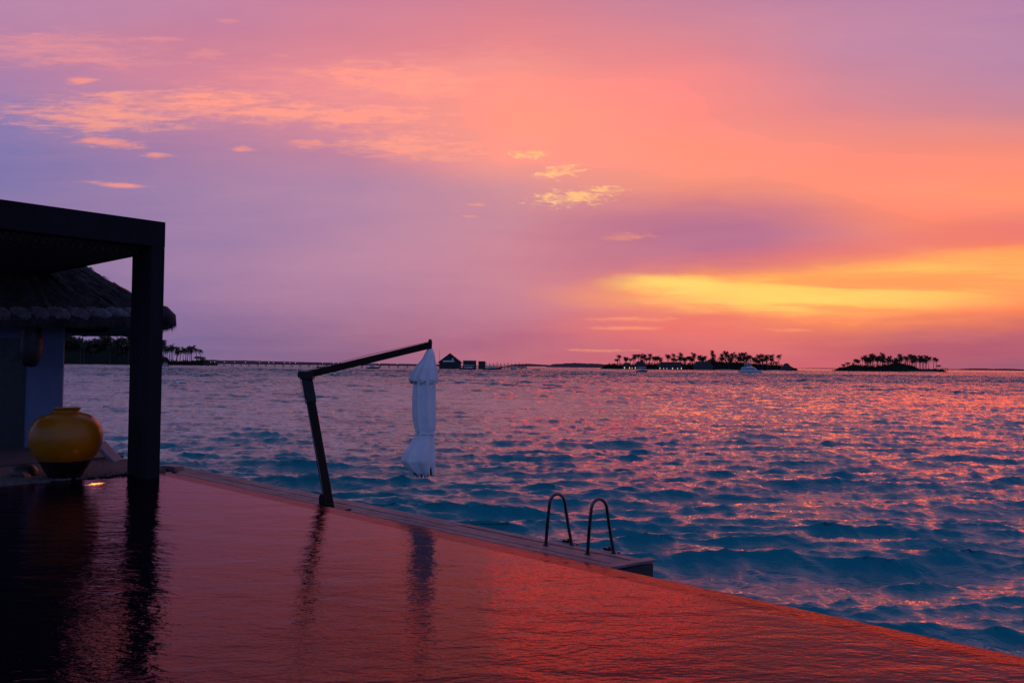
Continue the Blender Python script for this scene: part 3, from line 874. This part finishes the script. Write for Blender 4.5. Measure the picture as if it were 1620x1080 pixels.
def mound(name, path, mtl, depth=11, n=9, jag=.0, seed=1, label=None):
    mb = MB(); rg = random.Random(seed); vs = []
    pp = []
    for a, b in zip(path, path[1:]):
        st_ = max(1, int((Vector(b[:2])-Vector(a[:2])).length/6))
        for i in range(st_): t = i/st_; pp.append([a[q]+(b[q]-a[q])*t for q in range(3)])
    pp.append(list(path[-1]))
    for (x, y, h) in pp:
        hj = h*(1+rg.uniform(-jag, jag))
        for j in range(n):
            s_ = j/(n-1)*2-1
            vs.append((x, y+s_*depth, -.3+(hj+.3)*sqrt(max(0, 1-s_*s_))))
    mb.add(vs, [(i*n+j, (i+1)*n+j, (i+1)*n+j+1, i*n+j+1) for i in range(len(pp)-1) for j in range(n-1)])
    return mb.build(name, mtl, smooth=True)

def W(x, y, Y):      # photo pixel at distance Y
    q_ = at(x, y, Y); return q_

def palm_mesh(seed, h):
    rg = random.Random(seed); mb = MB()
    lean = rg.uniform(-.10, .10)*h; pts = []
    for i in range(7):
        t = i/6; pts.append((lean*t*t, rg.uniform(-.03, .03), h*t))
    mb.tube(pts, [.42-.16*i/6 for i in range(7)], 6, 1)
    top = Vector(pts[-1])
    nf = rg.randint(28, 36)
    for k in range(nf):
        a = 2*pi*k/nf + rg.uniform(-.2, .2); e = rg.uniform(-.45, 1.15); L = rg.uniform(3.8, 5.6)
        d = Vector((cos(a), sin(a), 0)); s_ = Vector((-sin(a), cos(a), 0)); prev = None
        P_ = top.copy(); th = e; segs = 6
        for i in range(segs):
            t = (i+1)/segs
            P2 = P_ + (d*cos(th) + Z*sin(th))*(L/segs)
            th -= rg.uniform(.22, .42)
            # leaflets hanging from the rib, with gaps
            for q_ in range(3):
                c0_ = P_.lerp(P2, q_/3); wl = 1.25*sin(pi*min(.97, .12+t*.85))+.25
                for sg in (-1, 1):
                    tip = c0_ + s_*sg*wl*.75 + (P2-P_).normalized()*.35 - Z*wl*.55
                    c1_ = P_.lerp(P2, (q_+.75)/3)
                    mb.add([c0_, c1_, tip], [(0, 1, 2)], 0)
            P_ = P2
    # fruit and dead fronds below the crown
    for k in range(5):
        a = rg.uniform(0, 6.28); q_ = top + Vector((cos(a)*.35, sin(a)*.35, -.45))
        mb.add([q_+Vector((-.2, 0, .2)), q_+Vector((.2, 0, .2)), q_+Vector((0, .2, -.3)), q_+Vector((0, -.2, -.3))], [(0, 1, 2), (0, 1, 3), (0, 2, 3), (1, 2, 3)], 0)
    me = bpy.data.meshes.new('palm_tree'); me.from_pydata([tuple(v) for v in mb.v], [], mb.f)
    me.materials.append(M['palm_leaf']); me.materials.append(M['trunk']); me.polygons.foreach_set('material_index', mb.m); me.update()
    return me
PH = [11, 13, 15]
palms = [(palm_mesh(10*h+s, h), h) for h in PH for s in range(3)]
def plant(x, y, Y, label, group, rnd_, k=1.0, zb=.6):
    """a palm whose crown stands at photo pixel x, y at distance Y"""
    c_ = at(x, y, Y); h = c_.z - zb
    me, h0 = rnd_.choice(palms)
    o = bpy.data.objects.new('palm_tree', me); col.objects.link(o)
    o.location = (c_.x, Y, zb); s = h/h0
    kk = k*rnd_.uniform(.85, 1.15)
    o.scale = (kk, kk, s) if False else (kk, kk, max(s, .25))
    o.rotation_euler = (0, 0, rnd_.uniform(0, 6.28))
    return tag(o, label, 'palm tree', group)

rp = random.Random(21)
# -- middle island
DI = 980
C5 = [(190,105),(170,130),(235,125),(265,128),(298,100),(285,120),(325,98),(345,105),(372,98),(410,95),(405,118),(440,118),(462,112),(485,135),(535,100),(545,108),(588,98),(575,125),(635,92),(628,118),(668,120),(700,115),(735,92),(772,105),(775,125),(865,75),(880,100),(870,125),(935,98),(945,120),(965,85),(985,100),(1010,90),(1005,120),(1040,100),(1070,95),(1065,118),(1095,90),(1100,115),(1130,108),(1150,110),(1165,120),(1210,105),(1230,98),(1185,125),(1265,105),(1295,105),(1300,128),(1353,105),(1330,150),(1080,130),(985,125),(850,135),(790,125),(720,125),(600,130)]
for cx, cy in C5:
    plant(940+cx/4.63, 540+cy/4.63+.6, DI+rp.uniform(-12, 12), 'dark coconut palm silhouetted on the middle island with the villas and yacht', 'palms on the middle island', rp, .98)
def pathpx(pts, Y): return [(at(x, y, Y).x, Y, max(.2, at(x, y, Y).z)) for x, y in pts]
mp = pathpx([(953,582),(958,577.5),(966,575),(975,574),(990,575),(1003,575.5),(1020,573.5),(1040,573),(1060,575),(1075,572),(1090,573.5),(1105,571.5),(1120,571.5),(1130,566.5),(1145,569),(1160,568),(1175,568),(1195,570),(1210,573.5),(1225,574),(1240,577),(1250,580),(1258,583)], DI)
for i in range(26):
    x = rp.choice([rp.uniform(985, 1060), rp.uniform(1075, 1120), rp.uniform(1125, 1215)])
    plant(x, rp.uniform(564.5, 570.5), DI+rp.uniform(-12, 12), 'dark coconut palm silhouetted on the middle island with the villas and yacht', 'palms on the middle island', rp, 1.05)
mound('island', [(a, b, h*.72) for a, b, h in mp], M['bush'], 11, seed=2, jag=.08)
tag(bpy.data.objects['island'], kind='structure')
mb = MB(); clumps(mb, mp, 5200, 1.1, rp); tag(mb.build('undergrowth', M['bush']), kind='stuff')
def strip(name, x0, x1, Y, h=.35, dep=7, mtl=M['sand']):
    a = at(x0, 580, Y).x; b = at(x1, 580, Y).x; n = 12; vs = []
    for i in range(n+1):
        t = i/n; w_ = sin(pi*t)**.4
        vs += [(a+(b-a)*t, Y-dep*w_, -.25), (a+(b-a)*t, Y-dep*.5*w_, h*w_*.7), (a+(b-a)*t, Y, h*w_), (a+(b-a)*t, Y+dep*w_, -.25)]
    mb = MB().add(vs, [(4*i+j, 4*i+4+j, 4*i+5+j, 4*i+1+j) for i in range(n) for j in range(3)])
    return tag(mb.build(name, mtl, smooth=True), kind='structure')
strip('beach', 1128, 1168, DI-14, .9); strip('beach', 1210, 1246, DI-14, .9)
strip('reef', 1240, 1282, DI-10, .5, 6, M['stone'])

def villa(x0, x1, ytop, Y, label, wins, hb=2.6, peak=.5):
    a = at(x0, 583, Y); b = at(x1, 583, Y); w_ = b.x-a.x; cx = (a.x+b.x)/2
    ht = at((x0+x1)/2, ytop, Y).z
    t = thing('villa', (cx, Y, 0), label, 'villa', 'villas on the middle island')
    MB().box((0, 3, .4+hb/2), (w_*.86, 6, hb)).build('wall', M['villa_wall'], t)
    e = .4+hb; mb = MB(); n = 10; vs = []
    hw = w_/2; rx = hw*(1-peak)
    vs = [(-hw, -1, e-.15), (hw, -1, e-.15), (hw, 8, e-.15), (-hw, 8, e-.15), (-rx, 3, ht), (rx, 3, ht), (-hw*.9, -.7, e+.25), (hw*.9, -.7, e+.25)]
    mb.add(vs, [(0,1,5,4), (1,2,5), (2,3,4,5), (3,0,4), (0,3,2,1)])
    mb.build('roof', M['villa_roof'], t)
    for wx, ww, wh in wins:
        xx = at(wx, 583, Y).x-cx
        MB().box((xx, -.06, .5+wh/2+.3), (ww, .1, wh)).build('lit_window', M['window_glow'], t)
    for k in range(4):
        MB().box((-hw*.8+k*hw*.53, .5, -.2), (.3, .3, 1.4)).build('stilt', M['trunk'], t)
    return t
Dv = DI-16
villa(984, 1001, 573.5, Dv, 'low thatched villa with lit openings at the left end of the middle island', [(988,.9,1.9),(996,.9,1.6),(1000,.6,1.4)])
villa(1003, 1024, 571.5, Dv, 'taller thatched villa directly behind the small open ferry boat', [(1005,.9,1.8)], 3.2)
villa(1040, 1081, 572.5, Dv, 'long thatched villa with a row of six small lit doors', [(1044,.7,1.7),(1050,.5,1.2),(1055,.5,1.2),(1064,.8,1.6),(1072,.6,1.6),(1078,.8,1.8)], 2.7, .3)
villa(1096, 1130, 571.5, Dv, 'wide pale thatched villa without lights left of the yacht', [], 2.4, .4)
villa(1236, 1255, 574.5, Dv, 'small round roofed villa at the right tip of the middle island', [], 1.4, .75)

# -- right island
DR = 1060
C6 = [(220,178),(250,165),(315,145),(335,150),(365,125),(390,115),(395,135),(430,105),(440,120),(455,110),(480,120),(490,130),(520,100),(530,120),(545,155),(575,125),(560,135),(615,135),(610,150),(655,105),(670,125),(660,130),(700,125),(730,108),(755,115),(740,130),(775,120),(785,135),(815,118),(805,135),(862,118),(880,128),(855,150),(915,132),(938,138),(950,185),(415,125),(505,125),(715,130),(635,140)]
for cx, cy in C6:
    plant(1290+cx/4.91, 540+cy/4.91+.5, DR+rp.uniform(-10, 10), 'dark coconut palm silhouetted on the small island at the right', 'palms on the right island', rp, .95)
for i in range(16):
    plant(rp.uniform(1368, 1462), rp.uniform(565, 571), DR+rp.uniform(-10, 10), 'dark coconut palm silhouetted on the small island at the right', 'palms on the right island', rp, 1.05)
mp = pathpx([(1323,585.5),(1329,581),(1338,578.5),(1350,574.5),(1358,576),(1368,577.5),(1380,577.5),(1395,576),(1408,573.5),(1418,568.5),(1430,570.5),(1440,575.5),(1446,580),(1452,583),(1470,583),(1490,584)], DR)
tag(mound('island', [(a, b, h*.75) for a, b, h in mp], M['bush'], 11, seed=5, jag=.08), kind='structure')
mb = MB(); clumps(mb, mp, 3200, 1.1, rp); tag(mb.build('undergrowth', M['bush']), kind='stuff')
strip('beach', 1432, 1486, DR-13, .9)
# small jetty pavilion
q_ = at(1494, 586, DR-6)
pv_ = thing('pavilion', (q_.x, q_.y, 0), 'tiny open pavilion on stilts at the right tip of the right island', 'pavilion')
MB().box((0, 0, 4.9), (9, 5, .5)).build('roof', M['jetty'], pv_)
MB().box((0, 0, 1.3), (10, 5, .4)).build('platform', M['jetty'], pv_)
for sx in (-4, -1.3, 1.3, 4): MB().box((sx, 0, 2), (.4, .4, 5.6)).build('post', M['jetty'], pv_)

# -- left island, a dense stand of palms
DL = 900
lab = 'dark coconut palm in the dense grove on the left shore'
for i in range(70):
    x = 70+150*i/69+rp.uniform(-3, 3)
    env = 535.5+3*sin(x*.11)+ (5 if 140 < x < 156 else 0)
    y = env+abs(rp.gauss(0, 1))*2.0 if i % 2 else env+rp.uniform(6, 20)
    plant(x, y, DL+rp.uniform(-18, 18), lab, 'palms on the left shore', rp, 1.15)
for (cx, cy) in [(965,150),(958,165),(985,195),(1010,175),(1000,190),(1020,185),(1045,190),(1040,205),(1060,205),(1080,190),(1095,200),(1105,185),(1130,185),(1120,200),(1160,195),(1185,202),(1160,237),(1200,245),(1180,240),(975,180)]:
    plant(cx/3.724, 500+cy/3.724+.8, DL-40+rp.uniform(-8, 8), 'dark coconut palm with a bare trunk on the spit right of the pergola post', 'palms on the left spit', rp, 1.0)
mp = pathpx([(60,541),(95,542),(120,541),(140,543),(150,548),(158,543),(170,540.5),(200,541),(225,546),(250,559),(262,568)], DL)
tag(mound('island', [(a, b, h*.8) for a, b, h in mp], M['bush'], 14, seed=7, jag=.12), kind='structure')
mb = MB(); clumps(mb, mp, 14000, 1.7, rp); tag(mb.build('undergrowth', M['bush']), kind='stuff')
mp = pathpx([(245,567),(262,568.5),(285,570),(300,569.5),(318,568),(328,571),(340,573.5)], DL-40)
tag(mound('island', [(a, b, h*.8) for a, b, h in mp], M['bush'], 8, seed=8, jag=.1), kind='structure')
mb = MB(); clumps(mb, mp, 1500, 1.0, rp); tag(mb.build('undergrowth', M['bush']), kind='stuff')

# -- far low land
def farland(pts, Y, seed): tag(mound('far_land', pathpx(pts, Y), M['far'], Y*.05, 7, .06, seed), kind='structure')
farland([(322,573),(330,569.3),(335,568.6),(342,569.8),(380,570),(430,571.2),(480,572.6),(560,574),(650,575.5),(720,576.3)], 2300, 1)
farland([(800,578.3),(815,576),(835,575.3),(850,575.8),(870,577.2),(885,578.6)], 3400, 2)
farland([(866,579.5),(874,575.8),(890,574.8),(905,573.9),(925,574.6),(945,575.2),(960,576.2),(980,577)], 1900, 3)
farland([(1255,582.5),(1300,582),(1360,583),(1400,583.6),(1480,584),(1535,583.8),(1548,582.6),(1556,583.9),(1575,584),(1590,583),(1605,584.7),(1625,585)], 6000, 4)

# -- long jetty with lamps
DJ = 640
ja = at(322, 577, DJ+60); jbp = at(832, 580, DJ)
jt = thing('jetty', ((ja.x+jbp.x)/2, (ja.y+jbp.y)/2, 0), 'long low timber jetty with small white lamps leading to the boathouse', 'jetty')
dirj = Vector((jbp.x-ja.x, jbp.y-ja.y, 0)); LJ = dirj.length; dirj.normalize(); nj = Vector((-dirj.y, dirj.x, 0))
mj = Vector(((ja.x+jbp.x)/2, (ja.y+jbp.y)/2, 0))
rel(MB().box(mj+Z*2.25, (LJ, 3, .55), (dirj, nj, Z)), jt).build('walkway', M['jetty'], jt)
mb = MB(); mb.box(mj+Z*3.35-nj*1.4, (LJ, .12, .12), (dirj, nj, Z)); mb.box(mj+Z*3.35+nj*1.4, (LJ, .12, .12), (dirj, nj, Z))
s_ = 0
while s_ < LJ:
    for sg in (-1.4, 1.4): mb.box(Vector((ja.x, ja.y, 0))+dirj*s_+nj*sg+Z*2.9, (.14, .14, .9), (dirj, nj, Z))
    s_ += 3.2
rel(mb, jt).build('railing', M['jetty'], jt)
for k in range(36):
    c_ = Vector((ja.x, ja.y, 0))+dirj*(4+k*(LJ-8)/35)
    mb = MB(); mb.box(c_+nj*1.2+Z*.6, (.35, .35, 3), (dirj, nj, Z)); mb.box(c_-nj*1.2+Z*.6, (.35, .35, 3), (dirj, nj, Z))
    rel(mb, jt).build('pile', M['jetty'], jt)
for k, x in enumerate([269, 294, 336, 343, 360, 377, 395, 419, 434, 442, 460, 469, 478, 522, 540, 548, 590, 612, 640]):
    if x < 322: continue
    t = (x-322)/(832-322); c_ = Vector((ja.x, ja.y, 0))+dirj*LJ*t - nj*1.5; c_.z = 3.75
    mb = MB().lathe([(0, -.16), (.16, -.08), (.2, 0), (.16, .1), (0, .16)], 8, c_)
    l_ = rel(mb, jt).build('lamp', M['lamp_white'], jt)
# figure-like navigation post on the jetty
c_ = Vector((ja.x, ja.y, 0))+dirj*LJ*((418-322)/510.); mb = MB().box(c_+Z*3.4, (1.2, 1.2, 1.9), (dirj, nj, Z)); mb.box(c_+Z*4.9, (.3, .3, 1.6), (dirj, nj, Z))
rel(mb, jt).build('kiosk', M['black'], jt)

# -- boathouse on the jetty
DB = 600
def shed(x0, x1, yt, name, label, cat, gable=True, mtl='shed', roofm='black'):
    a = at(x0, 584, DB); b = at(x1, 584, DB); w_ = b.x-a.x; cx = (a.x+b.x)/2; ht = at((x0+x1)/2, yt, DB).z
    t = thing(name, (cx, DB, 0), label, cat)
    e = ht*.45 if gable else ht-.5
    MB().box((0, 4, (e+.3)/2), (w_*(.84 if gable else .96), 8, e-.3)).build('wall', M[mtl], t)
    mb = MB()
    if gable:
        h2 = w_/2
        vs = [(-h2, -1, e-.7), (h2, -1, e-.7), (0, -1, ht), (-h2, 9, e-.7), (h2, 9, e-.7), (0, 9, ht)]
        vs += [(-h2+.9, -1, e-.9), (h2-.9, -1, e-.9), (0, -1, ht-.8), (-h2+.9, 9, e-.9), (h2-.9, 9, e-.9), (0, 9, ht-.8)]
        mb.add(vs, [(0,3,5,2), (1,2,5,4), (6,8,11,9), (7,10,11,8), (0,2,8,6), (2,1,7,8), (3,9,11,5), (5,11,10,4)])
        g_ = MB().add([(-h2+.9, -.3, e-.9), (h2-.9, -.3, e-.9), (0, -.3, ht-.8)], [(0, 1, 2)])
        g_.box((0, -.2, e-.3), (.01, .01, .01)); g_.build('gable', M[mtl], t)
    else:
        mb.box((0, 4, ht-.3), (w_, 9, .5))
    mb.build('roof', M[roofm], t)
    for sx in (-.4, -.13, .13, .4): MB().box((sx*w_, .5, -.2), (.4, .4, 1.6)).build('pile', M['jetty'], t)
    return t, w_, ht, e
t, w_, ht, e = shed(691.5, 731.5, 558.5, 'boathouse', 'dark steep gabled boathouse on the jetty right of the umbrella', 'boathouse')
MB().box((-1.0, -.42, e+.6), (8.5, .12, 1.0)).build('sign_board', M['hull_white'], t)
MB().box((2.2, -.42, e+2.0), (1.3, .12, 1.3)).build('vent', M['hull_white'], t)
for sx in (-5, -1.5, 2, 5): MB().box((sx, -.12, e*.45), (2.4, .12, e*.7)).build('door', M['black'], t)
shed(732, 753, 569.5, 'boat_shed', 'pale roofed flat boat shed beside the gabled boathouse', 'shed', False, 'shed', 'hull_white')
shed(756.5, 767.5, 571, 'jetty_hut', 'narrow flat roofed hut on the jetty between two moored boats', 'hut', False, 'shed', 'villa_wall')
# open landing stage at the jetty end
la = thing('landing_stage', (at(805, 583, DB).x, DB, 0), 'open landing stage with tall posts at the end of the jetty', 'landing stage')
wl = at(832, 583, DB).x-at(768, 583, DB).x
MB().box((-2, 0, 1.6), (wl, 4, .45)).build('platform', M['jetty'], la)
for k in range(12):
    MB().box((-2-wl/2+wl*k/11, -1.8+3.6*(k % 2), 1.9), (.35, .35, 6.2 if k % 3 else 7.6)).build('post', M['jetty'], la)
MB().box((-2, -1.8, 3.9), (wl, .15, .2)).build('rail', M['jetty'], la)
fp = at(695, 584, DB+2)
fo = MB().tube([(0, 0, 0), (0, 0, at(695, 552, DB).z)], [.18, .08], 6).build('flagpole', M['jetty'], loc=None)
fo.location = (fp.x, fp.y, 0); tag(fo, 'thin bare flagpole at the left corner of the gabled boathouse', 'flagpole')

# ------------------------------------------------------------------ boats
def boat(x, Y, L, label, kind, group, rz=0., name='motor_boat'):
    q_ = at(x, 584, Y)
    t = thing(name, (q_.x, Y, .35), label, 'boat', group, rz)
    B = L*.28 if kind != 'yacht' else L*.3
    st_ = [(-1, .78, .10), (-.6, .95, .10), (0, 1, .11), (.5, .8, .13), (.8, .45, .15), (1, .03, .18)]
    vs = []
    for s_, bw, hh in st_:
        x_ = s_*L/2
        z_ = hh*L*(.62 if kind == 'yacht' else .62)
        vs += [(x_*.96, -bw*B/2*.7, -.35), (x_, -bw*B/2, z_), (x_, bw*B/2, z_), (x_*.96, bw*B/2*.7, -.35)]
    n = len(st_); fs_ = [(0, 1, 2, 3), tuple(4*(n-1)+j for j in (3, 2, 1, 0))]
    for i in range(n-1):
        for j in range(4): fs_.append((4*i+j, 4*i+4+j, 4*i+4+(j+1) % 4, 4*i+(j+1) % 4))
    MB().add(vs, fs_).build('hull', M['hull_white' if kind == 'yacht' else 'hull_dark'], t, bevel=.05)
    dz = .068*L
    def cabin(nm, x0, x1, z0, z1, w_, mtl, rake=.25):
        vs = [(x0, -w_/2, z0), (x1, -w_/2, z0), (x1, w_/2, z0), (x0, w_/2, z0), (x0+rake*.3, -w_/2*.85, z1), (x1-rake*(z1-z0)*2, -w_/2*.85, z1), (x1-rake*(z1-z0)*2, w_/2*.85, z1), (x0+rake*.3, w_/2*.85, z1)]
        return MB().add(vs, [(0,3,2,1), (4,5,6,7), (0,1,5,4), (1,2,6,5), (2,3,7,6), (3,0,4,7)]).build(nm, M[mtl], t, bevel=.05)
    if kind == 'low': return t
    if kind == 'yacht':
        cabin('cabin', -L*.36, L*.30, dz, dz+1.9, B*.86, 'hull_white', .5)
        cabin('window', -L*.33, L*.235, dz+.75, dz+1.35, B*.90, 'boat_glass', .5)
        cabin('upper_deck', -L*.34, L*.16, dz+1.92, dz+2.2, B*.84, 'hull_white', .2)
        cabin('bridge', -L*.16, L*.10, dz+2.21, dz+3.5, B*.62, 'hull_white', .5)
        cabin('window', -L*.14, L*.075, dz+2.7, dz+3.15, B*.66, 'boat_glass', .5)
        cabin('sun_roof', -L*.25, L*.08, dz+4.1, dz+4.3, B*.66, 'hull_white', .1)
        for sx in (-.22, -.02):
            for sy in (-1, 1): MB().box((sx*L, sy*B*.28, dz+3.1), (.12, .12, 2.0)).build('post', M['hull_white'], t)
        MB().tube([(-L*.1, 0, dz+4.3), (-L*.13, 0, dz+6.4)], [.12, .05], 6).build('mast', M['hull_white'], t)
        MB().box((-L*.44, 0, dz+.4), (L*.1, B*.7, .15)).build('stern_platform', M['hull_white'], t)
    else:
        cabin('cabin', -L*.25, L*.18, dz, dz+1.1, B*.72, 'hull_white')
        cabin('window', -L*.22, L*.15, dz+.45, dz+.85, B*.75, 'boat_glass')
        cabin('canopy', -L*.36, L*.24, dz+1.9, dz+2.1, B*.85, 'hull_white', .1)
        for sx in (-.33, -.05, .2):
            for sy in (-1, 1): MB().box((sx*L, sy*B*.36, dz+.95), (.10, .10, 1.9)).build('post', M['hull_white'], t)
    return t
grp = 'boats moored in the lagoon'
boat(1016, 500, 8.6, 'small white ferry boat with canopy moored before the left villas of the middle island', 'launch', grp, .5)
boat(1187, 520, 15.5, 'white multi-deck motor yacht before the middle island', 'yacht', grp, -.35, 'motor_yacht')
boat(740, 545, 12.0, 'low white launch moored before the boathouse', 'launch', grp, pi)
boat(778, 545, 12.0, 'white cabin launch moored right of the narrow jetty hut', 'launch', grp, .1)
boat(813, 560, 5.2, 'small dark boat tied under the open landing stage', 'dhoni', grp, .2)
boat(848, 560, 6.0, 'low dark dinghy drifting just off the end of the jetty', 'low', grp, 0., 'dinghy')
boat(590, 560, 9.5, 'dark launch with canopy seen under the umbrella arm', 'dhoni', grp, .0)
boat(514, 560, 12., 'long low dark barge left of the umbrella arm, before the jetty', 'low', grp, 0., 'barge')
boat(262, 600, 5.0, 'small white boat drawn up just right of the pergola post', 'launch', grp, .3)
# small whitecap of foam, modelled as a rounded white solid
q_ = onz(281, 607, 0)
bo = MB().lathe([(0, -.2), (.3, -.1), (.42, .08), (.33, .25), (.12, .36), (0, .38)], 14).build('whitecap', M['hull_white'], smooth=True)
bo.location = (q_.x, q_.y, 0); tag(bo, 'small foaming whitecap in the open water right of the pergola post', 'whitecap')
strip('reef', 92, 116, 640, .5, 4, M['stone'])
